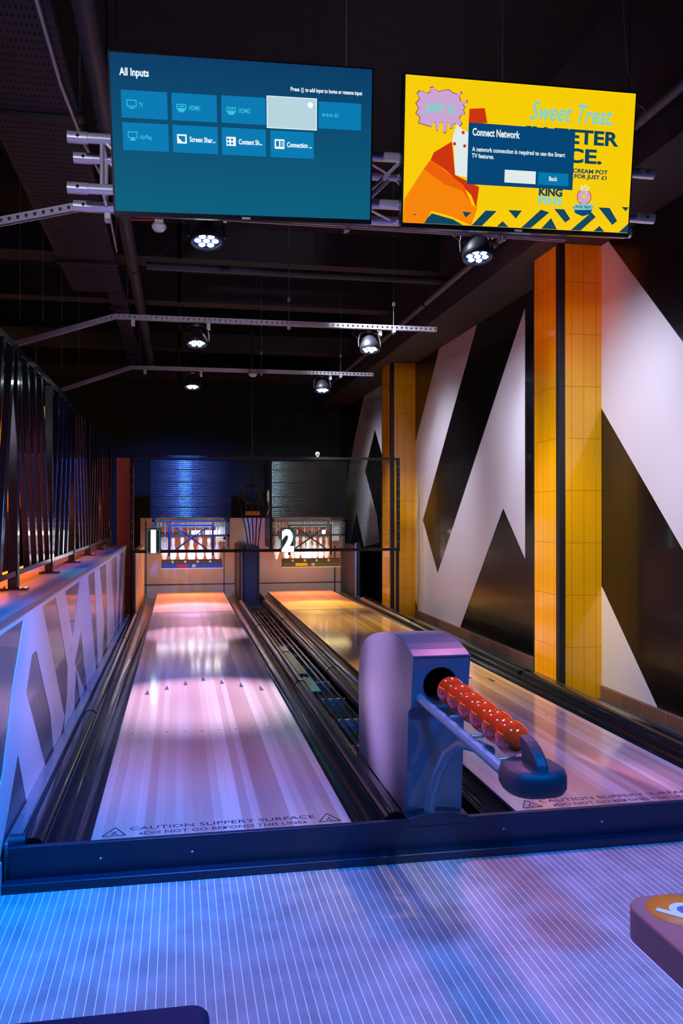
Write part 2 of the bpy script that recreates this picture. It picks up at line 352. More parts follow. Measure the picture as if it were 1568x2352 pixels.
# ================================================================== lanes
ZL = .15
LANES = [(-.34, .70, 'left'), (1.42, 2.47, 'right')]
INK = mat('dark_lane_ink', (.02, .015, .05), .4)
for x0, x1, side in LANES:
    xc = (x0+x1)/2; W = x1-x0
    t = empty('bowling_lane', (xc, 3.47, 0), f'{side} bowling lane of pale glossy maple, ' + ('beside the low striped wall' if side == 'left' else 'beside the orange pillars'), 'bowling lane')
    def part(mbx, n, m, par=t, **k):
        o = mbx.build(n, m, loc=(xc, 3.47, 0), **k); o.parent = par; o.location = (0, 0, 0); return o
    part(MB().box(x0, x1, 3.47, 11.22, 0, ZL), 'lane_bed', LANEW)
    part(MB().box(x0, x1, 11.235, 14.0, 0, ZL+.002), 'pin_deck', DECKW)
    part(MB().box(x0, x1, 11.22, 11.235, .02, ZL-.002), 'deck_joint', BLACK)
    for k in range(7):
        dx = (k-3)*.135; ax = xc+dx; ay = 6.72-.145*abs(k-3)
        m_ = MB(); m_.prism([(ax-.016, ay-.1), (ax+.016, ay-.1), (ax, ay+.07)], ZL+.0004, ZL+.0012, 'XY'); part(m_, 'aiming_arrow', INK)
    for k in range(10):
        dx = (k-4.5)*.1+(0.0); m_ = MB(); m_.lathe([(0, .0012), (.006, .0012), (.006, 0)], (xc+dx, 5.11, ZL), 10); part(m_, 'aiming_dot', INK)
    for dx in (-.33, 0, .33):
        part(MB().lathe([(0, .0016), (.007, .0016), (.007, 0)], (xc+dx, 3.51, ZL), 10), 'foul_line_dot', INK)
    m_ = MB()
    for txt, y_, sz, sxx in (('CAUTION SLIPPERY SURFACE', 3.555, .05, 0), ('DO NOT GO BEYOND THIS LINE', 3.5, .044, 0)):
        vs_, fs = text_geo(txt, sz); mx_ = max(v[0] for v in vs_); wd = .76 if 'CAU' in txt else .64
        m_ = MB(); k_ = wd/mx_; m_.add([(xc+v[0]*k_-wd/2+(0), y_+v[1]*1.0, ZL+.0006) for v in vs_], fs); part(m_, 'caution_lettering', INK)
    for sx in (-1, 1):
        cx_ = xc+sx*.435; m_ = MB()
        for a, b in (((-.045, 0), (.045, 0)), ((.045, 0), (0, .09)), ((0, .09), (-.045, 0))):
            m_.bar((cx_+a[0], 3.505+a[1], ZL+.0008), (cx_+b[0], 3.505+b[1], ZL+.0008), .0006, .005, (cos(1), 0, 0) if 0 else (1, 0, 0) if abs(b[0]-a[0]) < .03 else (0, 1, 0))
        m_.bar((cx_-.01, 3.52, ZL+.0008), (cx_+.006, 3.55, ZL+.0008), .0006, .006, (1, 0, 0)); m_.bar((cx_+.002, 3.515, ZL+.0008), (cx_+.012, 3.525, ZL+.0008), .0006, .006, (1, 0, 0))
        part(m_, 'warning_triangle', INK)

# gutters: half-pipe channels either side of each lane
def halfpipe(xa, xb, z=ZL-.004, depth=.085, n=12):
    return [(xa+(xb-xa)*(1-cos(pi*i/n))/2, z-depth*sin(pi*i/n)) for i in range(n+1)]
GUTTERS = [(-.512, -.343, 'left gutter of the left lane, against the low wall'), (.703, .842, 'right gutter of the left lane'),
           (1.275, 1.417, 'left gutter of the right lane, behind the ball return'), (2.473, 2.628, 'right gutter of the right lane, on the pillar side')]
for xa, xb, lab in GUTTERS:
    t = empty('gutter', ((xa+xb)/2, 3.47, 0), lab, 'gutter', None)
    y = 3.48; k = 0
    m_ = MB()
    while y < 13.9:
        y1 = min(y+2.4, 13.95); m_.extr(halfpipe(xa, xb, ZL-.004-.0015*(k % 2)), y, y1+.02); y = y1; k += 1
        if y > 13.9: break
    o = m_.build('gutter_channel', BLACKG, loc=(t.location.x, 3.47, 0)); o.parent = t; o.location = (0, 0, 0)
    s_ = MB(); s_.box(xa-.005, xa+.002, 3.48, 13.95, 0, ZL-.006); s_.box(xb-.002, xb+.002, 3.48, 13.95, 0, ZL-.006)
    o = s_.build('side_rail', BLACK, loc=(t.location.x, 3.47, 0)); o.parent = t; o.location = (0, 0, 0)
# bumper tubes
def bumper(x, r, z, lab, y0=3.5, y1=12.5):
    t = empty('bumper_rail', (x, y0, z), lab, 'bumper rail')
    ys = [y0, (y0+y1)/2-1.6, (y0+y1)/2+1.7, y1]
    for a, b in zip(ys, ys[1:]):
        o = MB().tube([(x, a+.004, z), (x, b-.004, z)], r, 20).build('rail_tube', BLACKG, loc=(x, y0, z)); o.parent = t; o.location = (0, 0, 0)
    for a in ys[1:-1]:
        o = MB().tube([(x, a-.03, z), (x, a+.03, z)], r+.004, 20).build('coupling', CHROME, loc=(x, y0, z)); o.parent = t; o.location = (0, 0, 0)
bumper(-.562, .046, ZL-.03, 'black bumper tube left of the left lane', 3.5, 11.15)
bumper(.894, .048, ZL-.025, 'black bumper tube right of the left lane, nearest the ball return')
bumper(1.227, .045, ZL-.025, 'black bumper tube left of the right lane', 4.55)
bumper(2.703, .07, ZL-.035, 'thick black bumper tube beside the orange pillars')
# caps
o = MB().box(-.664, -.612, 3.47, 12.9, .0, ZL+.012).build('metal_strip', mat('blue_grey_cap', (.22, .25, .34), .25, .6), bevel=.008, loc=(-.64, 3.47, 0)); tag(o, 'narrow blue-lit metal cap strip at the foot of the low wall', 'rail')
m_ = MB(); m_.box(2.778, 2.845, 3.47, 12.9, 0, ZL-.005); o = m_.build('metal_strip', mat('dark_cap', (.05, .06, .08), .25, .5), bevel=.01, loc=(2.8, 3.47, 0)); tag(o, 'dark metal cap strip at the foot of the orange pillars', 'rail')

# ball track between the lanes
t = empty('ball_return_track', (1.06, 4.5, 0), 'open ball return track of dark rods between the two lanes', 'ball track')
def tp(mbx, n, m, **k):
    o = mbx.build(n, m, loc=(1.06, 4.5, 0), **k); o.parent = t; o.location = (0, 0, 0); return o
tp(MB().box(.952, 1.172, 4.52, 12.55, 0, .05), 'track_bed', BLACKG)
for x in (.985, 1.03, 1.09, 1.14): tp(MB().tube([(x, 4.52, .105), (x, 12.5, .105)], .010, 10), 'track_rod', CHROME)
y = 4.8
while y < 12.4:
    tp(MB().box(.955, 1.17, y, y+.02, .05, .098), 'cross_tie', STEEL); y += .62
TEAL = mat('teal_cover', (.04, .32, .36), .25)
tp(MB().box(.955, 1.02, 6.9, 8.0, .117, .125), 'cover_plate', TEAL, bevel=.002)['label'] = 'teal cover plate'
tp(MB().box(.955, 1.02, 6.2, 6.75, .117, .125), 'cover_plate', TEAL, bevel=.002)['label'] = 'teal cover plate'
tp(MB().box(.955, 1.02, 8.05, 8.35, .117, .126), 'cover_plate', ALU, bevel=.002)

# front kickboard
NB = mat('navy_kickboard', (.002, .015, .042), .36)
t = empty('lane_kickboard', (1.1, 3.44, 0), 'long dark blue step board across the front of both lanes', 'kickboard')
def tp2(mbx, n, m, **k):
    o = mbx.build(n, m, loc=(1.1, 3.44, 0), **k); o.parent = t; o.location = (0, 0, 0); return o
tp2(MB().box(-.64, 3.18, 3.44, 3.468, 0, ZL+.004), 'front_board', NB, bevel=.003)
tp2(MB().box(-.655, 3.18, 3.385, 3.44, 0, .035), 'toe_strip', NB, bevel=.006)
arch = [(.93, ZL-.02)]+[(.93+.265*i/10, ZL+.012+.022*sin(pi*i/10)) for i in range(11)]+[(1.195, ZL-.02)]
tp2(MB().prism(arch, 3.434, 3.55, 'XZ'), 'raised_hump', NB, bevel=.003)
for x in (-.3, .05, 1.35, 1.8, 2.3): tp2(MB().lathe([(0, -.003), (.005, -.002), (.005, 0)], (x, 3.44, .09), 12, 'y'), 'screw', STEEL)
tp2(MB().tube([(-.645, 3.5, ZL-.0), (-.585, 3.5, ZL-.0)], .035, 16), 'end_knob', NB)

# ================================================================== ball return
t = empty('ball_return', (1.06, 3.9, ZL), 'navy rounded ball return hood standing between the lanes', 'ball return')
def tr(mbx, n, m, par=None, **k):
    o = mbx.build(n, m, loc=(1.06, 3.9, ZL), **k); o.parent = par or t; o.location = (0, 0, 0); return o
prof = [(4.47, .152), (4.47, .60), (4.46, .66), (4.42, .72), (4.35, .765), (4.24, .806), (4.12, .835), (4.0, .858), (3.9, .874), (3.8, .885), (3.7, .891), (3.6, .888), (3.52, .876), (3.45, .861),
        (3.385, .84), (3.42, .66), (3.425, .62), (3.465, .60), (3.50, .186), (3.50, .152)]
X0, X1 = .94, 1.185
# side cheeks
tr(MB().prism(prof, X0, X0+.006), 'side_panel', HOOD, bevel=.002); tr(MB().prism(prof, X1-.006, X1), 'side_panel', HOOD, bevel=.002)
shell = MB(); base_ = MB()
for (a, b) in zip(prof, prof[1:]):
    if a[1] > .61 and b[1] > .60 and a[0] < 3.43 and b[0] < 3.43: continue     # front opening plate separate
    shell.smooth = a[1] > .605
    (shell if a[0] > 3.51 or a[1] > .83 else base_).quad((X0+.001, a[0], a[1]), (X1-.001, a[0], a[1]), (X1-.001, b[0], b[1]), (X0+.001, b[0], b[1]))
tr(shell, 'hood_shell', HOOD); tr(base_, 'front_base', HOOD)
# front plate with a round hole
fp = MB(); hx, hz, hr = 1.06, .722, .072; n = 32
def fy(z): return 3.385+(3.42-3.385)*(.84-z)/(.84-.66)
rect = []
for i in range(n):
    a = 2*pi*i/n; dx, dz = cos(a), sin(a)
    k = min(((X1-.001-hx) if dx > 0 else (hx-X0-.001))/max(abs(dx), 1e-6), ((.84-hz) if dz > 0 else (hz-.62))/max(abs(dz), 1e-6))
    rect.append((hx+dx*k, hz+dz*k))
vs_ = [(hx+hr*cos(2*pi*i/n), fy(hz+hr*sin(2*pi*i/n)), hz+hr*sin(2*pi*i/n)) for i in range(n)]+[(x, fy(z), z) for x, z in rect]
fp.add(vs_, [(i, (i+1) % n, n+(i+1) % n, n+i) for i in range(n)])
for cx_, cz_ in ((X0+.001, .84), (X1-.001, .84), (X0+.001, .62), (X1-.001, .62)):   # fill corners
    near = sorted(range(n), key=lambda i: (rect[i][0]-cx_)**2+(rect[i][1]-cz_)**2)[:2]
    fp.add([(rect[near[0]][0], fy(rect[near[0]][1]), rect[near[0]][1]), (rect[near[1]][0], fy(rect[near[1]][1]), rect[near[1]][1]), (cx_, fy(cz_), cz_)], [(0, 1, 2)])
tr(fp, 'front_plate', HOOD)
tr(MB().tube([(hx, fy(hz)+.001, hz), (hx, 3.75, hz)], .0715, 32, False), 'ball_chute', HOODIN)
tr(MB().box(hx-.085, hx+.085, 3.75, 3.76, hz-.085, hz+.085), 'chute_back', HOODIN)
tr(MB().bar((X0-.001, 3.383, .842), (X1+.001, 3.383, .842), .006, .006), 'edge_lip', HOOD)
RAILM = mat('blue_grey_rail', (.14, .3, .42), .3, .3)
def P3(y, xo, zo):    # along the track
    k = (3.42-y)/(3.42-2.6); return (1.055+.035*k+xo, y, .664-.052*k+zo)
for xo in (-.078, .078):
    tr(MB().tube([P3(3.42, xo, 0), P3(3.0, xo, 0), P3(2.58, xo, 0)], .019, 16), 'track_rail', RAILM)
for y in (3.3, 3.05, 2.8): tr(MB().tube([P3(y, -.078, 0), P3(y, -.045, -.045), P3(y, .045, -.045), P3(y, .078, 0)], .008, 8), 'rail_bracket', RAILM)
pts = [(1.03, 3.47, .17), (1.03, 3.42, .26), (1.035, 3.34, .38), (1.04, 3.23, .49), (1.05, 3.1, .56), (1.06, 2.95, .585), (1.07, 2.86, .59)]
tr(MB().tube(pts, .023, 18), 'support_tube', RAILM)
# rubber end bumper: rounded pad with two lobes and a rib arching over the last ball
cx0, cy0, cz0 = 1.088, 2.53, .60
def sup(k): return [(cx0+.097*math.copysign(abs(cos(a))**.75, cos(a)), cy0+.108*math.copysign(abs(sin(a))**.75, sin(a))) for a in [2*pi*i/28 for i in range(28)]]
ring = sup(0); m_ = MB(); m_.smooth = True
lev = [(.0, -.04), (.7, -.04), (.9, -.036), (1, -.018), (1, .016), (.95, .032), (.8, .042), (.0, .046)]
vv = [(cx0+(x-cx0)*s_, cy0+(y-cy0)*s_, cz0+h-.02*(cy0-y)/.12*0) for s_, h in lev for x, y in ring]
m_.add(vv, [(k*28+i, k*28+(i+1) % 28, (k+1)*28+(i+1) % 28, (k+1)*28+i) for k in range(len(lev)-1) for i in range(28)])
tr(m_, 'end_bumper', RUBBER)
rib = []
for i in range(9):
    a = pi/2*i/8; rib.append((cy0+.065-.155*sin(a)*1.0, .62+.10*cos(a)))
ribp = rib+[(rib[-1][0]+.01, .59), (rib[0][0]-.045, .59)]
tr(MB().prism(ribp, cx0-.02, cx0+.02), 'bumper_rib', RUBBER, bevel=.008)

# balls
order = ['the farthest, at the mouth of the hood', 'second from the hood', 'third from the hood', 'fourth from the hood', 'fifth from the hood, one before the rubber stop', 'the nearest, against the rubber stop']
ball = None
for i in range(6):
    k = i/5; p = (1.062+.024*k, 3.262-.575*k, .722-.037*k)
    if ball is None: ball = MB().sphere((0, 0, 0), .0575, 40).build('bowling_ball', RED); o = ball
    else: o = ball.copy(); COL.objects.link(o)
    o.location = p; tag(o, 'shiny red bowling ball, '+order[i], 'bowling ball', 'red bowling balls on the return')

# ================================================================== wire cage
t = empty('wire_cage_screen', (1.1, 10.9, .95), 'black wire mesh screen in a bar frame before the pinsetters', 'mesh screen')
def tc_(mbx, n, m, **k):
    o = mbx.build(n, m, loc=(1.1, 10.9, .95), **k); o.parent = t; o.location = (0, 0, 0); return o
XA, XB, ZA, ZB = -.6, 2.84, .955, 2.14
f = MB(); f.box(XA, XB, 10.88, 10.92, ZA-.02, ZA+.018); f.box(XA, XB, 10.88, 10.92, ZB-.018, ZB+.012)
for x in (XA, XB-.04): f.box(x, x+.04, 10.88, 10.92, ZA+.018, ZB-.018)
f.box(1.13, 1.16, 10.89, 10.92, ZA+.018, ZB-.018)
tc_(f, 'frame', BLACK)
m_ = MB(); x = XA+.045
while x < XB-.045: m_.box(x, x+.0022, 10.895, 10.8972, ZA+.018, ZB-.018); x += .0262
z = ZA+.025
while z < ZB-.02: m_.box(XA+.04, XB-.04, 10.8972, 10.8994, z, z+.0022); z += .0262
tc_(m_, 'wire_mesh', mat('black_wire', (.02, .02, .02), .5))
for x in (XA+.02, XB-.02):
    m_ = MB()
    for k in range(8): m_.lathe([(0, -.004), (.006, -.003), (.006, 0)], (x, 10.88, ZA+.1+k*.14), 8, 'y')
    tc_(m_, 'frame_screws', STEEL)
for x in (XA, XB-.04): tc_(MB().box(x, x+.04, 10.92, 10.96, 0, ZA+.02), 'support_leg', BLACK)

# numbers
GLOW = emi('sign_glow', (.86, 1, 1), 2.6)
for ch, xc, col_ in (('1', -.315, 'left'), ('2', 1.36, 'middle')):
    t2 = empty('lane_number_sign', (xc, 10.86, 1.09), 'glowing white numeral one, the left sign on the wire screen' if ch == '1' else 'glowing white numeral two, the right sign on the wire screen', 'number sign')
    m_ = MB(); m_.box(-.09, .09, 0, .018, -.16, .15); MBo = m_.build('sign_panel', mat('smoked_acrylic', (.08, .1, .11), .15), t2, bevel=.008)
    vs_, fs = text_geo(ch, .36, .02); cx_ = (max(v[0] for v in vs_)+min(v[0] for v in vs_))/2; h_ = max(v[1] for v in vs_)
    m_ = MB(); m_.add([((v[0]-cx_)*.8, -.006, v[1]-h_/2) for v in vs_], fs); m_.build('glowing_digit', GLOW, t2)
    m_ = MB()
    for a, b in (((-.075, -.145), (.075, -.145)), ((.075, -.145), (.075, .135)), ((.075, .135), (-.075, .135)), ((-.075, .135), (-.075, -.145))):
        m_.bar((a[0], -.004, a[1]), (b[0], -.004, b[1]), .003, .003)
    m_.build('light_border', emi('border_glow', (.35, .75, .7), .9), t2)

# ================================================================== pinsetters
CORR = mat('corrugated_black', (.02, .022, .03), .2, .6, coat=.5)
MACH = mat('machine_grey', (.10, .10, .115), .4, .4)
PALE = mat('pale_plate', (.45, .43, .42), .45)
LAMP = emi('machine_lamp', (1, .95, .88), 9)
TEALG = emi('teal_strip', (.2, .7, .65), .6)
for xc, side in ((.185, 'left'), (1.945, 'right')):
    t = empty('pinsetter', (xc, 13.0, .8), f'dark string pinsetter machine with ribbed shutter over the {side} lane', 'pinsetter')
    def ps(mbx, n, m, par=None, **k):
        o = mbx.build(n, m, par or t, **k); return o
    # ribbed shutter
    sec = []; nz = 30; H = .86
    m_ = MB(); m_.smooth = True; prev = None; pts = []
    for k in range(nz*6+1):
        z = .56+H*k/(nz*6); pts.append((-.1-.012*abs(sin(pi*k/6)), z))
    n_ = len(pts); xa, xb = -.60, .58
    m_.add([(xa, y, z) for y, z in pts]+[(xb, y, z) for y, z in pts], [(i, i+1, n_+i+1, n_+i) for i in range(n_-1)])
    ps(m_, 'ribbed_shutter', CORR)
    ps(MB().box(-.6, .58, -.09, .9, .56, 1.42), 'machine_housing', BLACK)
    m_ = MB()
    for z in (.28, .5): m_.box(-.58, .56, -.05, -.02, z, z+.03)
    for x in (-.58, .52): m_.box(x, x+.04, -.05, .9, .1, .56)
    m_.box(-.58, .56, .5, .53, .3, .34)
    ps(m_, 'machine_frame', MACH)
    for k in range(10):
        x = -.5+k*.11; ps(MB().tube([(x, -.03, .31), (x, -.03, .5)], .008, 8), 'guide_rod', ALU)
    for k in range(6):
        x = -.45+k*.16; ps(MB().lathe([(.004, 0), (.014, .01), (.014, .07), (.006, .1)], (x, -.02, .44), 10), 'string_pulley', PALE)
    ps(MB().box(-.3, .3, .1, .12, .42, .55), 'back_plate', PALE); ps(MB().box(-.5, -.32, .1, .12, .1, .26), 'side_plate', PALE); ps(MB().box(.36, .5, .1, .12, .2, .5), 'side_plate', PALE)
    ps(MB().box(-.56, .54, -.06, -.055, .43, .438), 'teal_light_strip', TEALG)
    bl = BLUEM if side == 'left' else MACH
    f = ps(MB().box(-.36, .32, -.28, -.25, .44, .46), 'scissor_lift', bl)
    m_ = MB(); m_.bar((-.33, -.28, 0), (-.33, -.28, .45), .03, .03); m_.bar((.3, -.28, 0), (.3, -.28, .45), .03, .03)
    m_.build('upright', bl, f)
    m_ = MB(); m_.bar((-.24, -.27, .1), (.22, -.27, .42), .02, .02); m_.bar((.22, -.29, .1), (-.24, -.29, .42), .02, .02)
    m_.build('cross_link', bl, f)
    for x0_, x1_ in (((.0, .12), (.2, .42)) if side == 'left' else ((-.28, -.22), (.22, .26))):
        ps(MB().tube([(x0_, .02, .34), (x1_, .02, .34)], .03, 12), 'lamp_tube', LAMP)
    for x in (-.47, .47):
        ps(MB().lathe([(0, -.012), (.02, -.01), (.025, 0)], (x, -.3, .26), 12, 'y'), 'round_badge', PALE if side == 'right' else BLUEM)
    # sweep bar
    s_ = empty('sweep_bar', (xc, 12.72, .662), f'low sweep bar with coloured strip hanging under the {side} pinsetter', 'sweep bar')
    MB().box(-.44, .44, -.02, .06, .03, .09).build('bar_top', mat('brown_bar', (.12, .06, .05), .4), s_, bevel=.005)
    MB().box(-.44, .44, -.03, .06, -.03, .03).build('bar_face', mat('blue_face', (.02, .08, .45), .25) if side == 'left' else MACH, s_, bevel=.004)
    MB().box(-.45, .45, -.034, .07, -.045, -.032).build('clear_lip', mat('clear_lip', (.55, .6, .62), .15), s_)
    MB().box(-.22 if side == 'left' else -.24, -.06, -.034, -.03, -.02, .022).build('red_panel' if side == 'left' else 'yellow_panel',
        mat('red_panel', (.4, .03, .05), .3) if side == 'left' else mat('yellow_panel', (.8, .45, .01), .3), s_)
    MB().box(.0, .05, -.034, -.03, -.02, .022).build('white_panel', PALE, s_)
    for k in range(4): MB().lathe([(0, 0), (.02, .0), (.02, -.012)], (-.28+k*.18, -.021, .06), 10, 'y').build('reflector', WHITE, s_)
    # lights under the machine over the pin deck
    xx = xc
    area((xx, 12.3, .76), (xx, 12.3, .15), (.95, .8, 1) if side == 'left' else (1, .78, .35), 4.5, 1.0, .55)
    spot((xx, 12.55, 1.2), (xx, 11.8, .15), (.85, .45, 1) if side == 'left' else (1, .6, .05), 60, 75, .5)
    for dx in (-.42, -.14, .14, .42): spot((xx+dx, 13.92, 1.0), (xx+dx*.6, 13.3, .15), (1, .18, .01), 95, 80, .6, .12)
    spot((xx, 12.55, 1.25), (xx, 11.8, .15), (.85, .5, 1) if side == 'left' else (1, .6, .05), 170, 54, .4, .02)
    area((xx, 12.8, .74), (xx, 13.3, .84), (.95, .95, 1), 5, .9, .06)  # added fill, turned away from the camera, to whiten the pins
    area((xx, 13.2, .62), (xx, 14.3, .42), (1, .85, .75), 3, .9, .12)  # added fill to brighten the backboard

# pins
prof = [(.001, 0), (.022, 0), (.027, .01), (.034, .04), (.05, .08), (.058, .115), (.055, .16), (.042, .21), (.028, .25), (.0235, .275), (.026, .30), (.031, .325), (.0325, .345), (.028, .368), (.015, .38), (.001, .382)]
pin = None
rows = ['front', 'second', 'third', 'back']
def pin_at(x, y, z, lab):
    global pin
    if pin is None:
        pin = MB().lathe(prof, (0, 0, 0), 20).build('bowling_pin', PINM)
        MB().lathe([(.0240, .262), (.0242, .267)], (0, 0, 0), 20).build('red_band', mat('red_band', (.5, .01, .01), .4), pin)
        MB().tube([(0, 0, .382), (0, 0, .71)], .002, 6).build('string', WHITE, pin); o = pin
    else: o = copy_tree(pin)
    o.location = (x, y, z); tag(o, lab, 'bowling pin', 'string pins hung up over the lanes')
pl = {0: ['alone in front'], 1: ['left', 'right'], 2: ['left', 'middle', 'right'], 3: ['outer left', 'inner left', 'inner right', 'outer right']}
for xc, side in ((.18, 'left'), (1.94, 'right')):
    for r in range(4):
        for c in range(r+1):
            pin_at(xc+(c-r/2)*.275, 13.0+r*.235, .675+.004*((c*7+r*3) % 5), f'white hanging pin over the {side} lane, {rows[r]} row, {pl[r][c]}')
# pit
m_ = MB(); m_.box(-.62, 2.75, 14.3, 14.34, -.0, 1.35); o = m_.build('pit_curtain', mat('grey_brown_curtain', (.30, .27, .27), .65, bump=.15), loc=(1, 14.3, 0)); tag(o, 'grey brown backboard behind both pin decks', 'backboard')
for nm, bx in (('seam', (-.62, 2.75, 14.292, 14.3, .25, .27)), ('seam', (.72, .735, 14.29, 14.3, 0, 1.3)), ('seam', (-.54, -.525, 14.29, 14.3, 0, 1.3)), ('seam', (2.58, 2.6, 14.29, 14.3, 0, 1.3))):
    q = MB().box(*bx).build(nm, BLACK, loc=(1, 14.3, 0)); q.parent = o; q.location = (0, 0, 0)
# posts
PB = mat('blue_post_paint', (.03, .07, .3), .4)
for x0, x1, y0, y1, z1, m, lab in ((.90, 1.16, 12.6, 12.75, .95, PB, 'dark blue kickback column between the two pin decks'),
    (2.69, 2.76, 13.0, 13.1, .97, mat('lit_blue_post', (.06, .2, .8), .4), 'slim dark blue kickback post right of the right pin deck'),  # paint brightened in place of a blue light on this post
    (-.61, -.545, 11.2, 13.9, .93, mat('gold_lit_post', (.7, .4, .12), .35), 'golden-lit kickback post left of the left pin deck')):  # gold colour stands in for orange light on the inner face
    o = MB().box(x0, x1, y0, y1, 0, z1).build('kickback_post', m, bevel=.006, loc=(x0, y0, 0)); tag(o, lab, 'post')
    for k in (0, 1):
        q = MB().tube([(x0+.02+k*(x1-x0-.04), y0-.008, .16), (x0+.02+k*(x1-x0-.04), y0-.008, z1)], .008, 8).build('cable_tube', BLACK, loc=(x0, y0, 0)); q.parent = o; q.location = (0, 0, 0)
for x0, x1, lab in ((.90, 1.16, 'black kickback partition between the pin decks'), (2.69, 2.76, 'black kickback partition right of the right pin deck')):
    o = MB().box(x0, x1, 13.12, 14.28, 0, .93).build('kickback_partition', BLACK, loc=(x0, 12.8, 0)); tag(o, lab, 'partition')
# cable reel between the machines
m_ = MB(); t = empty('cable_loom', (1.04, 12.45, 1.5), 'tangle of black cables with a white tag between the pinsetters', 'cables')
MB().lathe([(.10, -.05), (.15, -.05), (.15, .05), (.10, .05)], (0, 0, .2), 24, 'y').build('reel', BLACK, t)
MB().tube([(0, 0, .34), (0, 0, ZC-1.502)], .015, 10).build('conduit', BLACK, t)
for k in range(5): MB().tube([(-.15+k*.07, -.08, .3), (-.2+k*.09, -.1, .1), (-.1+k*.05, -.08, -.3), (-.05+k*.03, -.06, -.62)], .009, 8).build('cable', BLACKG, t)
MB().lathe([(0, .12), (.02, .06), (.022, .03), (.015, -.04), (0, -.06)], (.22, -.12, .15), 8).build('white_tag', WHITE, t)
MB().tube([(.22, -.12, .09), (.24, -.13, 0), (.2, -.12, -.1)], .006, 6).build('tag_cord', WHITE, t)
MB().box(-.1, .1, -.1, 0, -.1, -.04).build('connector_box', mat('orange_part', (.7, .25, .05), .4), t)
# camera on top of the frame
t = empty('security_camera', (1.75, 10.9, 2.155), 'small white round camera on top of the wire screen', 'security camera')
MB().box(-.015, .015, -.015, .015, 0, .012).build('mount', WHITE, t); MB().sphere((0, 0, .035), .03, 20).build('housing', WHITE, t); MB().lathe([(0, -.031), (.011, -.029)], (0, 0, .035), 12, 'y').build('lens', BLACKG, t)

# maroon column with yellow trim, far left
o = MB().box(-.80, -.63, 11.5, 11.9, 0, 2.15).build('maroon_column', mat('maroon', (.35, .07, .1), .4), loc=(-.7, 11.5, 0), bevel=.004); tag(o, 'maroon column left of the wire screen', 'column')
q = MB().box(-.62, -.585, 11.5, 11.56, 0, 2.05).build('yellow_trim', mat('cream_trim', (.8, .6, .3), .4), loc=(-.7, 11.5, 0)); q.parent = o; q.location = (0, 0, 0)

# ================================================================== screens
def tvm(c, yaw, tilt, roll):
    return Matrix.Translation(c) @ Matrix.Rotation(yaw, 4, 'Z') @ Matrix.Rotation(tilt, 4, 'X') @ Matrix.Rotation(roll, 4, 'Y')
TW, TH = 1.21, .68
class Pic:   # a flat picture on the screen; u,v from 0..1
    def __init__(s, mats): s.mb = MB(); s.mats = mats; s.d = 0
    def P(s, u, v): return ((u-.5)*TW, -.0012-.00012*s.d, (v-.5)*TH)
    def poly(s, m, pts): s.d += 1; s.mb.mi = m; s.mb.add([s.P(*p) for p in pts], [tuple(range(len(pts)))]); return s
    def rect(s, m, u0, v0, u1, v1): return s.poly(m, [(u0, v0), (u1, v0), (u1, v1), (u0, v1)])
    def frame(s, m, u0, v0, u1, v1, w):
        h = w*TW/TH
        for r in ((u0, v0, u1, v0+h), (u0, v1-h, u1, v1), (u0, v0, u0+w, v1), (u1-w, v0, u1, v1)): s.rect(m, *r)
        return s
    def disc(s, m, u, v, r, n=20, ky=1): return s.poly(m, [(u+r*cos(2*pi*i/n)/TW, v+r*ky*sin(2*pi*i/n)/TH) for i in range(n)])
    def text(s, m, txt, u, v, h, bold=0, shear=0, width=None, rot=0):
        s.d += 1; s.mb.mi = m; vs_, fs = text_geo(txt, h*TH*1.4, bold, shear)
        x0 = min(v_[0] for v_ in vs_); x1 = max(v_[0] for v_ in vs_); k = width*TW/(x1-x0) if width else 1
        b = s.P(u, v); s.mb.add([(b[0]+(x-x0)*k*cos(rot)-y*sin(rot), b[1], b[2]+(x-x0)*k*sin(rot)+y*cos(rot)) for x, y, z in vs_], fs); return s
def tv(c, yaw, tilt, roll, label):
    t = empty('wall_screen', c, label, 'television'); t.matrix_world = tvm(c, yaw, tilt, roll)
    m_ = MB(); m_.box(-TW/2-.009, TW/2+.009, 0, .05, -TH/2-.022, TH/2+.009); m_.build('bezel', BLACKG, t, bevel=.003)
    m_ = MB(); m_.box(-.25, .25, .05, .1, -.15, .15); m_.build('wall_mount', BLACK, t)
    MB().box(-.02, .02, -.002, 0, -TH/2-.018, -TH/2-.008).build('maker_badge', STEEL, t)
    return t
def gradient_screen(name, top, bot):
    m = emi(name, top); nt = m.node_tree; N = nt.nodes; L = nt.links
    tc = N.new('ShaderNodeTexCoord'); sp = N.new('ShaderNodeSeparateXYZ'); mr = N.new('ShaderNodeMapRange'); mr.inputs[1].default_value = -TH/2; mr.inputs[2].default_value = TH/2
    mx = N.new('ShaderNodeMix'); mx.data_type = 'RGBA'; mx.inputs[6].default_value = (*lin(bot), 1); mx.inputs[7].default_value = (*lin(top), 1)
    L.new(tc.outputs['Object'], sp.inputs[0]); L.new(sp.outputs[2], mr.inputs[0]); L.new(mr.outputs[0], mx.inputs[0]); L.new(mx.outputs[2], N['Principled BSDF'].inputs['Emission Color'])
    return m
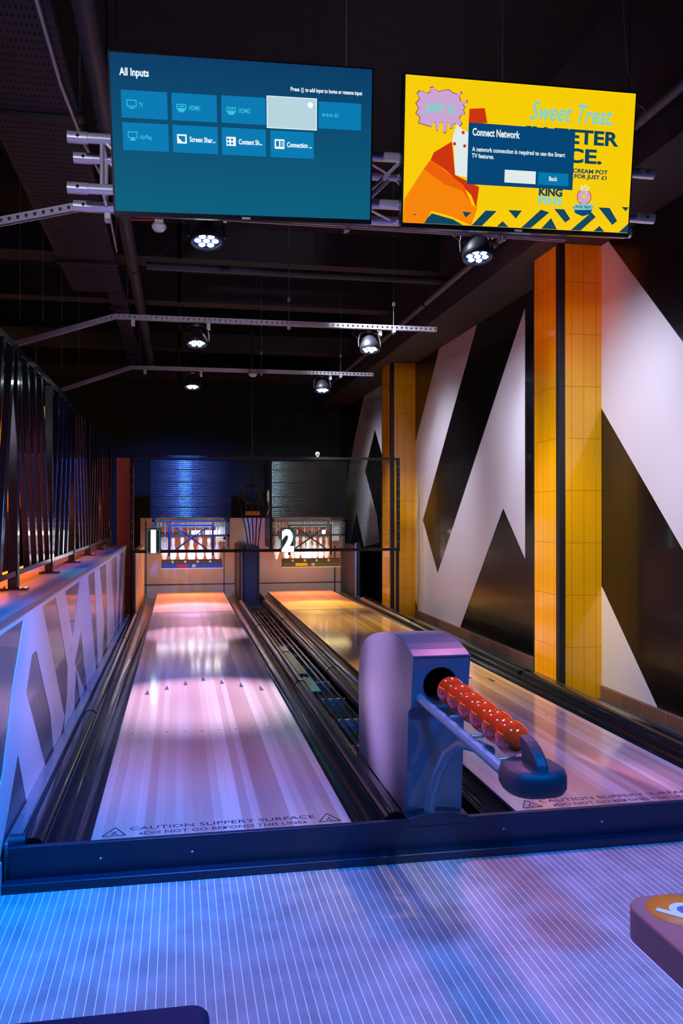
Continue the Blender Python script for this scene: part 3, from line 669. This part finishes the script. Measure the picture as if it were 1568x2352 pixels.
# left: input menu
t = tv((.305, 4.035, 3.186), .0047, .2052, -.0293, 'left hanging television showing the blue All Inputs menu')
c_ = [gradient_screen('menu_navy', (.01, .23, .40), (.01, .37, .49)), emi('menu_tile', (.0, .48, .70), 1), emi('menu_text', (.42, .86, .93), 1), emi('menu_white', (.92, .96, 1), 1.1), emi('menu_selected', (.72, .83, .87), 1), emi('menu_dim', (.22, .76, .87), 1)]
p = Pic(c_); p.rect(0, 0, 0, 1, 1)
T = [(.037, .599, .207, .772), (.223, .599, .393, .772), (.41, .6, .58, .774), (.788, .598, .958, .773), (.038, .395, .208, .57), (.224, .395, .394, .57), (.41, .394, .58, .57), (.598, .394, .769, .568)]
for r in T: p.rect(1, *r)
p.rect(3, .584, .582, .781, .79); p.rect(4, .5865, .586, .7785, .786); p.disc(3, .755, .745, .013)
p.text(3, 'All Inputs', .034, .862, .048, .0012, width=.108)
p.text(3, 'Press', .678, .829, .026, .0006, width=.034).frame(3, .719, .822, .729, .852, .0015).text(3, 'i', .7225, .829, .022, .0004, width=.002).text(3, 'to add input to home or rename input', .735, .829, .026, .0006, width=.226)
def monitor(u, v, m): p.frame(m, u-.018, v-.02, u+.018, v+.022, .003); p.rect(m, u-.01, v-.033, u+.01, v-.026)
monitor(.075, .69, 5); p.text(5, 'TV', .101, .668, .03, .0004, width=.016)
for u0, tx, w_ in ((.259, 'HDMI1', .041), (.447, 'HDMI2', .045)):
    p.frame(5, u0-.018, .672, u0+.018, .702, .003); p.poly(5, [(u0-.018, .673), (u0-.008, .652), (u0+.008, .652), (u0+.018, .673)]); p.rect(5, u0-.01, .684, u0+.01, .690)
    p.text(5, tx, u0+.029, .668, .03, .0004, width=w_)
p.text(4, 'HDMI3', .655, .67, .03, .0004, width=.05)
for k in range(3): p.disc(5, .807+.015*k, .685, .007); p.disc(1, .807+.015*k, .685, .003)
p.text(5, 'AV', .849, .672, .028, .0004, width=.019)
monitor(.075, .49, 5); p.poly(5, [(.063, .455), (.087, .455), (.075, .48)]); p.text(5, 'AirPlay', .101, .466, .03, .0004, width=.046)
p.frame(3, .24, .452, .276, .51, .0055); p.poly(3, [(.244, .458), (.262, .458), (.244, .49)]); p.text(3, 'Screen Shar...', .287, .466, .032, .0008, width=.098)
p.rect(3, .427, .452, .463, .51)
for k in range(4): p.disc(1, .434+.0145*(k % 2), .468+.024*(k//2), .0055)
p.text(3, 'Content Sh...', .474, .466, .032, .0008, width=.092)
p.rect(3, .614, .448, .652, .51); p.rect(1, .619, .462, .631, .5); p.rect(1, .636, .462, .648, .5); p.rect(3, .641, .468, .644, .494); p.text(3, 'Connection ...', .662, .463, .032, .0008, width=.098)
MB_ = p.mb; MB_.build('screen_picture', c_, t)
# right: advert
def advert(t, popup=True):
    Y, O, R_, TE, LA, AQ, NV, BT, WH, PK, RD2 = range(11)
    c_ = [emi('ad_yellow', (.97, .80, .0), 1), emi('ad_orange', (.97, .52, .0), 1), emi('ad_red', (.80, .20, .02), 1), emi('ad_teal', (.03, .27, .36), 1), emi('ad_lavender', (.80, .64, .82), 1),
          emi('ad_aqua', (.50, .82, .80), 1), emi('ad_navy', (.0, .27, .46), 1), emi('ad_blue', (.0, .47, .67), 1), emi('ad_white', (.88, .92, .92), 1), emi('ad_plum', (.45, .16, .30), 1), emi('ad_amber', (.93, .38, .0), 1)]
    p = Pic(c_); p.rect(Y, 0, 0, 1, 1)
    p.poly(TE, [(.122, .073), (.213, .038), (.257, .001), (.081, .001)])
    p.poly(O, [(.001, .001), (.004, .16), (.083, .376), (.111, .441), (.181, .386), (.252, .281), (.293, .144), (.316, .125), (.292, .002), (.2, .06), (.12, .09), (.09, .001)])
    p.poly(R_, [(.111, .441), (.123, .491), (.199, .575), (.216, .347), (.321, .274), (.311, .125), (.288, .214), (.181, .372)])
    p.poly(RD2, [(.083, .376), (.111, .441), (.252, .281), (.293, .144), (.25, .24), (.17, .28)])
    p.poly(R_, [(.269, .807), (.334, .817), (.347, .717), (.267, .701)]); p.poly(WH if 0 else Y, [(.263, .804), (.274, .881), (.387, .875), (.336, .817)])
    p.poly(WH, [(.206, .562), (.268, .548), (.268, .335), (.217, .348)])
    p.poly(WH, [(.199, .568), (.203, .62), (.218, .695), (.24, .66), (.27, .645), (.268, .54), (.203, .548)])
    for u, v in ((.245, .64), (.253, .55), (.21, .56)): p.disc(R_, u, v, .008)
    sp_ = [(.106, .667), (.058, .685), (.063, .724), (.046, .749), (.057, .784), (.045, .814), (.061, .846), (.049, .878), (.06, .899), (.078, .892), (.091, .884), (.104, .899), (.101, .923), (.116, .931), (.124, .913), (.137, .901), (.158, .913), (.179, .92), (.197, .901), (.214, .893), (.229, .916), (.234, .9), (.223, .877), (.23, .847), (.255, .862), (.258, .844), (.239, .828), (.25, .812), (.241, .794), (.249, .767), (.232, .758), (.226, .73), (.239, .704), (.228, .682), (.213, .701), (.199, .692), (.197, .665), (.187, .663), (.183, .697), (.175, .703), (.174, .641), (.166, .626), (.159, .639), (.158, .694), (.149, .703), (.143, .692), (.14, .651), (.133, .64), (.13, .657), (.127, .695), (.12, .699), (.114, .668)]
    cu, cv = .15, .79
    p.poly(PK, [(cu+(u-cu)*1.035, cv+(v-cv)*1.035) for u, v in sp_]); p.poly(LA, sp_)
    p.text(AQ, 'JUST £1', .08, .765, .055, .0028, width=.13)
    p.text(AQ, 'Sweet Treat.', .53, .765, .13, .002, .35, width=.372)
    p.text(TE, 'SWEETER', .503, .62, 0.098, .003, width=.43); p.text(TE, 'PRICE.', .54, .487, 0.098, .003, width=.32)
    p.text(TE, 'ANY ICE CREAM POT', .61, .415, .028, .001, width=.281); p.text(TE, 'TOPPINGS FOR JUST £1', .6, .376, .028, .001, width=.286)
    p.text(TE, 'KING', .583, .24, .052, .0024, width=.106); p.text(AQ, 'PINS', .582, .178, .055, .002, width=.107)
    p.disc(R_, .788, .246, .040); p.disc(LA, .788, .246, .036); p.disc(Y, .790, .248, .011)
    for a in range(7): p.rect(WH, .788+.022*cos(a)-.002, .246+.03*sin(a*1.7)-.002, .788+.022*cos(a)+.003, .246+.03*sin(a*1.7)+.004)
    p.poly(NV, [(.74, .172), (.75, .125), (.785, .105), (.82, .125), (.833, .178)]); p.poly(AQ, [(.745, .19), (.83, .197), (.83, .155), (.745, .148)]); p.text(NV, 'ROYAL TREATS', .751, .163, .02, .0006, width=.072)
    p.poly(WH, [(.768, .29), (.772, .33), (.782, .31), (.79, .34), (.797, .31), (.808, .325), (.806, .288)])
    p.poly(Y, [(.772, .295), (.775, .315), (.783, .30), (.79, .325), (.796, .30), (.804, .312), (.803, .293)])
    for q in ([(.043, .062), (.057, .063), (.05, .052)], [(.251, .095), (.29, .092), (.265, .054)], [(.351, .11), (.4, .111), (.337, .001), (.292, .001)], [(.45, .122), (.51, .123), (.485, .064)],
              [(.427, .042), (.455, .001), (.402, .001)], [(.568, .137), (.619, .101), (.567, .001), (.54, .001), (.5, .001)] if 0 else [(.595, .137), (.633, .12), (.552, .001), (.51, .001)],
              [(.654, .147), (.699, .148), (.729, .081), (.707, .053)], [(.642, .081), (.671, .001), (.599, .001)], [(.824, .136), (.845, .105), (.778, .001), (.733, .001)],
              [(.855, .175), (.907, .175), (.945, .084), (.923, .053)], [(.864, .041), (.889, .001), (.838, .001)], [(.961, .187), (.996, .187), (.982, .158)], [(.999, .071), (.999, .001), (.955, .001)]): p.poly(TE, q)
    if popup:
        p.rect(NV, .266, .287, .732, .71); p.rect(WH, .428, .314, .565, .403); p.rect(BT, .576, .313, .711, .4)
        p.text(WH, 'Connect Network', .283, .625, .05, .0016, width=.205)
        p.text(WH, 'A network connection is required to use the Smart', .283, .517, .03, .0008, width=.408); p.text(WH, 'TV features.', .283, .472, .03, .0008, width=.096)
        p.text(WH, 'Back', .624, .345, .03, .0009, width=.038)
    p.mb.build('screen_picture', c_, t)
t = tv((1.6743, 4.0232, 3.2039), .0228, .1573, -.0234, 'right hanging television showing a yellow ice cream advert with a network pop-up')
advert(t)

# ================================================================== truss behind the screens
t = empty('lighting_truss', (1.0, 4.3, 3.1), 'silver box truss carrying the two televisions', 'truss')
def tt(mbx, n, m, **k):
    o = mbx.build(n, m, loc=(1.0, 4.3, 3.1), **k); o.parent = t; o.location = (0, 0, 0); return o
def tz(x): return (x+.5)*.0145
ends = {}
for y in (4.21, 4.45):
    for z, n in ((3.208, 'T'), (2.968, 'B')):
        xa, xb = -.515, 2.5
        tt(MB().tube([(xa, y, z+tz(xa)), (xb, y, z+tz(xb))], .025, 18), 'chord_tube', ALU)
        for xe, s in ((xa, 1), (xb, -1)):
            tt(MB().tube([(xe-.003*s, y, z+tz(xe)), (xe+.09*s, y, z+tz(xe))], .028, 18), 'end_coupler', ALU)
            tt(MB().lathe([(0, -.003), (.008, -.002), (.008, 0)], (xe+.045*s, y-.027, z+tz(xe)), 10, 'y'), 'coupler_pin', BLACK)
x = -.36; k = 0
def brace(a, b, r=.009): tt(MB().tube([a, b], r, 10), 'brace', ALU)
for xe in (-.36, 2.36):
    for y in (4.21, 4.45): brace((xe, y, 2.97+tz(xe)), (xe, y, 3.208+tz(xe)), .011)
    for z in (2.968, 3.208): brace((xe, 4.21, z+tz(xe)), (xe, 4.45, z+tz(xe)), .009)
n = 11; dx = 2.72/n
for i in range(n):
    a, b = -.36+i*dx, -.36+(i+1)*dx; z0, z1 = (2.968, 3.208) if i % 2 else (3.208, 2.968)
    for y in (4.21, 4.45): brace((a, y, z0+tz(a)), (b, y, z1+tz(b)))
    y0, y1 = (4.21, 4.45) if i % 2 else (4.45, 4.21)
    for z in (2.968, 3.208): brace((a, y0, z+tz(a)), (b, y1, z+tz(b)), .008)
for x in (-.30, 2.42):
    tt(MB().tube([(x, 4.3, 3.28), (x, 4.3, ZC-.002)], .003, 6), 'hanging_wire', BLACK)
for x in (-.27, 2.28): tt(MB().tube([(x-.04, 4.21, 3.212+tz(x)), (x+.04, 4.21, 3.212+tz(x))], .034, 14), 'rubber_wrap', RUBBER)
for x in (.0, .6, 1.4, 1.95): tt(MB().box(x-.02, x+.02, 4.13, 4.19, 2.95, 3.28), 'screen_bracket', BLACK)
# coil of cable
t = empty('cable_coil', (2.32, 4.05, 3.36+.12), 'thin coiled cable loop hanging right of the yellow television', 'cable')
for k in range(2):
    MB().tube([(.05*cos(a)+.004*k, .004*k, .055*sin(a)-.003*k) for a in [2*pi*i/24 for i in range(25)]], .0012, 6).build('loop', STEEL, t)
MB().tube([(0, 0, .055), (.0, .1, .3), (0, .2, ZC-3.48)], .0015, 6).build('drop_wire', STEEL, t)

# ================================================================== slotted struts with par lights
def unistrut(y, lab, left_end, z=3.1, xr=2.3):
    t = empty('slotted_strut', (.8, y, z), lab, 'strut')
    xl = -.54
    def seg(a, b, name):
        a, b = Vector(a), Vector(b); L_ = (b-a).length; d = (b-a)/L_; up = Vector((0, 0, 1)); up = (up-d*up.dot(d)).normalized(); s = Vector((0, 1, 0))
        m_ = MB(); m_.bar(a, b, .03, .003, s) if 0 else None
        def bx(u0, u1, s0, s1, v0, v1):
            c = [a+d*u+s*ss+up*v for u in (u0, u1) for ss in (s0, s1) for v in (v0, v1)]
            m_.add(c, [(0, 1, 3, 2), (4, 6, 7, 5), (0, 4, 5, 1), (2, 3, 7, 6), (0, 2, 6, 4), (1, 5, 7, 3)])
        bx(0, L_, -.0205, -.018, .009, .0205); bx(0, L_, -.0205, -.018, -.0205, -.009)   # front face above / below the slots
        bx(0, L_, .018, .0205, -.0205, .0205); bx(0, L_, -.018, .018, .018, .0205)
        u = 0
        while u < L_: bx(u, min(u+.028, L_), -.0205, -.018, -.009, .009); u += .045
        bx(0, L_, -.018, -.010, -.0205, -.018); bx(0, L_, .010, .018, -.0205, -.018)
        o = m_.build(name, STEEL, loc=(.8, y, z)); o.parent = t; o.location = (0, 0, 0)
    seg((xl, y, z), (xr, y, z), 'channel'); seg(left_end, (xl, y, z), 'channel')
    for x in (.95, 1.9):
        o = MB().tube([(x, y, z-.06), (x, y, ZC-.002)], .004, 8).build('threaded_rod', mat('dull_rod', (.12, .12, .13), .5, .3), loc=(.8, y, z)); o.parent = t; o.location = (0, 0, 0)
        o = MB().box(x-.012, x+.012, y-.03, y+.03, z-.045, z-.0225).build('rod_bracket', STEEL, loc=(.8, y, z)); o.parent = t; o.location = (0, 0, 0)
        o = MB().box(x-.012, x+.012, y-.01, y+.01, z+.2, z+.23).build('coupling_nut', STEEL, loc=(.8, y, z)); o.parent = t; o.location = (0, 0, 0)
    for x in (-1.3, -1.12):
        o = MB().tube([(x, y, z-.06), (x, y, ZC-.002)], .002, 6).build('hanging_wire', STEEL, loc=(.8, y, z)); o.parent = t; o.location = (0, 0, 0)
    o = MB().box(-.4, -.37, y-.03, y+.03, z-.07, z-.022).build('clip', WHITE, loc=(.8, y, z)); o.parent = t; o.location = (0, 0, 0)
unistrut(4.85, 'nearest slotted steel strut, running below the televisions', (-1.45, 4.85, 2.86))
unistrut(7.5, 'middle slotted steel strut across the lanes', (-1.45, 7.5, 2.80))
unistrut(10.08, 'farthest slotted steel strut across the lanes', (-1.42, 10.08, 2.78))

LED = emi('led_white', (.85, .97, 1), 16)
par0 = None
def par(x, y, z, lab):
    global par0
    if par0 is None:
        t = empty('par_light', (0, 0, 0))
        MB().lathe([(0, .10), (.035, .10), (.05, .085), (.082, .03), (.09, 0), (.09, -.035), (.084, -.038), (.08, -.02)], (0, 0, 0), 28).build('lamp_body', BLACK, t)
        m_ = MB(); m_.smooth = True; m_.tube([(-.1, 0, 0), (-.1, 0, .06), (-.085, 0, .12), (-.04, 0, .15), (.04, 0, .15), (.085, 0, .12), (.1, 0, .06), (.1, 0, 0)], .007, 8); m_.build('yoke', BLACK, t)
        MB().box(-.02, .02, -.02, .02, .145, .2).build('clamp', BLACK, t)
        MB().lathe([(0, -.022), (.079, -.022)], (0, 0, 0), 24).build('face_plate', mat('blue_face_plate', (.02, .05, .25), .2), t)
        for k in range(7):
            cx_, cy_ = (0, 0) if k == 6 else (.048*cos(k*pi/3), .048*sin(k*pi/3))
            MB().lathe([(0, -.03), (.012, -.029), (.019, -.023)], (cx_, cy_, 0), 14).build('led_lens', LED, t)
        MB().tube([(-.03, 0, .1), (-.08, .02, .07), (-.15, .01, .13), (-.12, 0, .19)], .004, 6).build('power_cable', BLACK, t)
        MB().box(.085, .115, -.02, .02, .11, .17).build('white_tag', WHITE, t)
        par0 = t; o = t
    else: o = copy_tree(par0)
    o.location = (x, y, z); o.rotation_euler = (rad(-14), rad(0), 0); tag(o, lab, 'stage light', 'black par lights on the slotted struts')
for x, y, lab in ((.15, 4.85, 'left black par light on the nearest strut, under the blue television'), (1.74, 4.85, 'right black par light on the nearest strut, under the yellow television'),
                  (.15, 7.5, 'left black par light on the middle strut'), (1.68, 7.5, 'right black par light on the middle strut'),
                  (.15, 10.08, 'left black par light on the farthest strut'), (1.68, 10.08, 'right black par light on the farthest strut')):
    par(x, y, 2.975 if y < 5 else 2.92, lab)

# smoke detectors
for x, y, z, lab in ((-.19+.05, 6.2, 3.475, 'white smoke detector showing under the blue television'), (.85, 10.08, 3.08, 'white detector on the farthest strut')):
    t = empty('smoke_detector', (x, y, z), lab, 'smoke detector')
    MB().lathe([(0, 0), (.05, 0), (.052, -.02), (.035, -.045), (0, -.05)], (0, 0, 0), 24).build('detector_head', WHITE, t)
    MB().box(-.03, .03, -.03, .03, 0, .03).build('base', WHITE, t)
    if y < 7: MB().tube([(0, 0, .03), (0, 0, ZC-z-.002)], .006, 6).build('drop_rod', BLACK, t); MB().tube([(-.03, 0, .03), (-.2, .05, .04)], .008, 6).build('red_cable', mat('red_cable', (.5, .02, .02), .5), t)

# cable tray, pipes
def tray(x0, x1, y0, y1, z, lab):
    t = empty('cable_tray', ((x0+x1)/2, y0, z), lab, 'cable tray')
    m_ = MB(); n = int((x1-x0)/.024); dx = (x1-x0)/n
    for i in range(n): m_.box(x0+i*dx, x0+i*dx+dx*.72, y0, y1, z, z+.002)
    y = y0; 
    while y < y1: m_.box(x0, x1, y, min(y+.045, y1), z-.0006, z+.0012); y += .07
    o = m_.build('perforated_base', mat('tray_steel', (.035, .035, .055), .45, .5), loc=tuple(t.location)); o.parent = t; o.location = (0, 0, 0)
    m_ = MB(); m_.box(x0-.003, x0, y0, y1, z, z+.06); m_.box(x1, x1+.003, y0, y1, z, z+.06)
    o = m_.build('side_flange', mat('tray_edge', (.12, .12, .16), .4, .5), loc=tuple(t.location)); o.parent = t; o.location = (0, 0, 0)
    k = 0; y = y0+.6
    while y < y1:
        for x in (x0-.01, x1+.01):
            o = MB().tube([(x, y, z-.03), (x, y, ZC-.002)], .004, 6).build('hanger_rod', STEEL, loc=tuple(t.location)); o.parent = t; o.location = (0, 0, 0)
        o = MB().box(x0-.03, x1+.03, y-.015, y+.015, z-.025, z-.002).build('hanger_bar', BEAM, loc=tuple(t.location)); o.parent = t; o.location = (0, 0, 0)
        y += 2.9
tray(-1.06, -.57, 1.6, 9.1, 3.7, 'wide perforated cable tray running back along the left ceiling')
tray(-.72, -.57, 9.12, 13.4, 3.7, 'narrow end of the perforated cable tray, farther back')
def pipe(pts, r, lab, mt=None, clamps=()):
    o = MB().tube(pts, r, 16).build('ceiling_pipe', mt or BEAM, loc=pts[0]); tag(o, lab, 'pipe')
    for c in clamps:
        q = MB().tube([(c[0], c[1]-.02, c[2]), (c[0], c[1]+.02, c[2])], r+.008, 16).build('pipe_clamp', BLACK, loc=pts[0]); q.parent = o; q.location = (0, 0, 0)
        q = MB().tube([(c[0], c[1], c[2]+r), (c[0], c[1], ZC-.002)], .005, 6).build('clamp_rod', BLACK, loc=pts[0]); q.parent = o; q.location = (0, 0, 0)
PIPE = mat('painted_pipe_grey', (.035, .037, .055), .5)
pipe([(-.42, 1.8, 3.72), (-.42, 14.6, 3.72)], .055, 'thick dark pipe running back beside the cable tray', PIPE, [(-.42, y, 3.72) for y in (5.2, 8.2, 11.4, 13.2)])
pipe([(-.30, 8.15, 3.73), (2.62, 8.15, 3.73)], .037, 'dark pipe crossing the ceiling below the first beam', PIPE)
pipe([(2.55, 3.2, 3.64), (2.55, 16, 3.64)], .03, 'thin pipe running back along the right soffit', mat('light_pipe_grey', (.12, .12, .14), .45), [(2.55, y, 3.64) for y in (6.6, 8.7, 11.0)])
pipe([(-.62, 2.4, 3.68), (-.6, 4.6, 3.64), (-.56, 5.2, 3.62), (-.5, 5.9, 3.66), (-.53, 7.6, 3.685)], .009, 'loose cable curving down the side of the cable tray', STEEL)

# ================================================================== balustrade
t = empty('balustrade', (-.86, 3.5, 1.025), 'tall black metal balustrade of slanting bars on the low wall', 'railing')
def bt(mbx, n, m, **k):
    o = mbx.build(n, m, loc=(-.86, 3.5, 1.025), **k); o.parent = t; o.location = (0, 0, 0); return o
posts = [2.32, 3.54, 4.77, 6.03, 7.26, 8.5, 9.8, 11.0]
RB = mat('balustrade_black', (.014, .016, .022), .16, .2, coat=.8)
bt(MB().box(-.875, -.845, 2.3, 11.02, 2.29, 2.33), 'top_rail', RB, bevel=.003); bt(MB().box(-.88, -.84, 2.3, 11.02, 1.10, 1.13), 'bottom_rail', CHROME, bevel=.003)
for y in posts:
    bt(MB().box(-.885, -.835, y-.03, y+.03, 1.037, 2.29), 'post', RB, bevel=.003)
    bt(MB().box(-.92, -.79, y-.05, y+.05, 1.025, 1.037), 'foot_plate', CHROME, bevel=.002)
    for dx in (-.045, .05): bt(MB().lathe([(0, .01), (.008, .008), (.008, 0)], (-.86+dx, y-.02, 1.037), 8), 'bolt', STEEL)
for i, (a, b) in enumerate(zip(posts, posts[1:])):
    L_ = b-a; lean = .34 if i % 2 == 0 else -.34
    for k in range(4):
        yb = a+L_*(k+1)/5+lean*.5; yt = yb-lean
        bt(MB().bar((-.86, yb, 1.13), (-.86, yt, 2.29), .06, .035, (1, 0, 0)), 'slanting_bar', RB, bevel=.002)

# hall beyond the railing
o = MB().box(-2.75, -2.3, 11.9, 12.3, 0, 3.3).build('tiled_column', [TILEX], loc=(-2.5, 11.9, 0)); tag(o, 'orange tiled column glimpsed through the balustrade', 'column')
area((-1.9, 11.0, 3.2), (-2.5, 12.0, 1.5), (1, .6, .2), 25, .4, .4)
area((-1.5, 6.2, 1.5), (-.95, 6.2, 1.02), (1, .2, .01), 60, 7, .15)
for x, y, z, lab in ((-2.1, 9.8, 3.1, 'beige lit ceiling panel seen at the far left edge'), (-1.95, 12.4, 2.7, 'small lit wall lamp seen through the balustrade bars')):
    t = empty('lit_panel', (x, y, z), lab, 'wall lamp')
    MB().box(-.16, .16, 0, .05, -.22, .22).build('lamp_box', BLACK, t); MB().box(-.14, .14, -.004, 0, -.2, .2).build('diffuser', emi('beige_light', (.95, .78, .5), .9), t)
    MB().tube([(0, .03, .22), (0, .03, ZC-z-.002)], .01, 8).build('hanging_rod', BLACK, t)

# ================================================================== near furniture
TOPP = mat('dusty_pink_laminate', (.42, .13, .12), .45)
t = empty('table', (1.1, 1.35, 0), 'dusty pink table corner with an orange round sticker, lower right', 'table')
def rr(x0, x1, y0, y1, r, n=8):
    out = []
    for cx_, cy_, a0 in ((x1-r, y1-r, 0), (x0+r, y1-r, 90), (x0+r, y0+r, 180), (x1-r, y0+r, 270)):
        out += [(cx_+r*cos(rad(a0+90*i/n)), cy_+r*sin(rad(a0+90*i/n))) for i in range(n+1)]
    return out
rot = rad(0)
m_ = MB(); m_.prism(rr(-.19, .75, -.75, .315, .06), .55, .62, 'XY'); m_.build('table_top', TOPP, t, bevel=.006)
m_ = MB(); m_.box(-.11, .6, -.6, .17, .0, .55); m_.build('pedestal', NAVY, t, bevel=.01)
m_ = MB(); m_.lathe([(0, .0012), (.07, .0012), (.07, 0)], (0, 0, 0), 40); q = m_.build('round_sticker', mat('orange_sticker', (.85, .22, .01), .5), t); q.location = (-.095, .235, .62); q['label'] = 'orange round sticker with a white letter b'
m_ = MB(); m_.lathe([(.019, .0022), (.034, .0022)], (.008, -.004, 0), 28); m_.bar((-.05, .012, .0022), (-.012, -.03, .0022), .0005, .015, (1, 0, 0))
q2 = m_.build('sticker_letter', mat('sticker_white', (.75, .75, .85), .5), q)
m_ = MB(); m_.lathe([(0, .002), (.019, .002)], (.008, -.004, 0), 24); m_.build('letter_centre', mat('sticker_violet', (.15, .13, .3), .5), q)

t = empty('bench', (-.25, 1.3, 0), 'dark navy padded bench back at the bottom left edge', 'bench')
m_ = MB(); m_.prism(rr(-.38, .305, -.3, .355, .035), .40, .5, 'XY'); m_.build('seat_pad', NAVY, t, bevel=.015)
m_ = MB(); m_.box(-.36, .22, -.25, .25, 0, .4); m_.build('plinth', BLACK, t, bevel=.01)
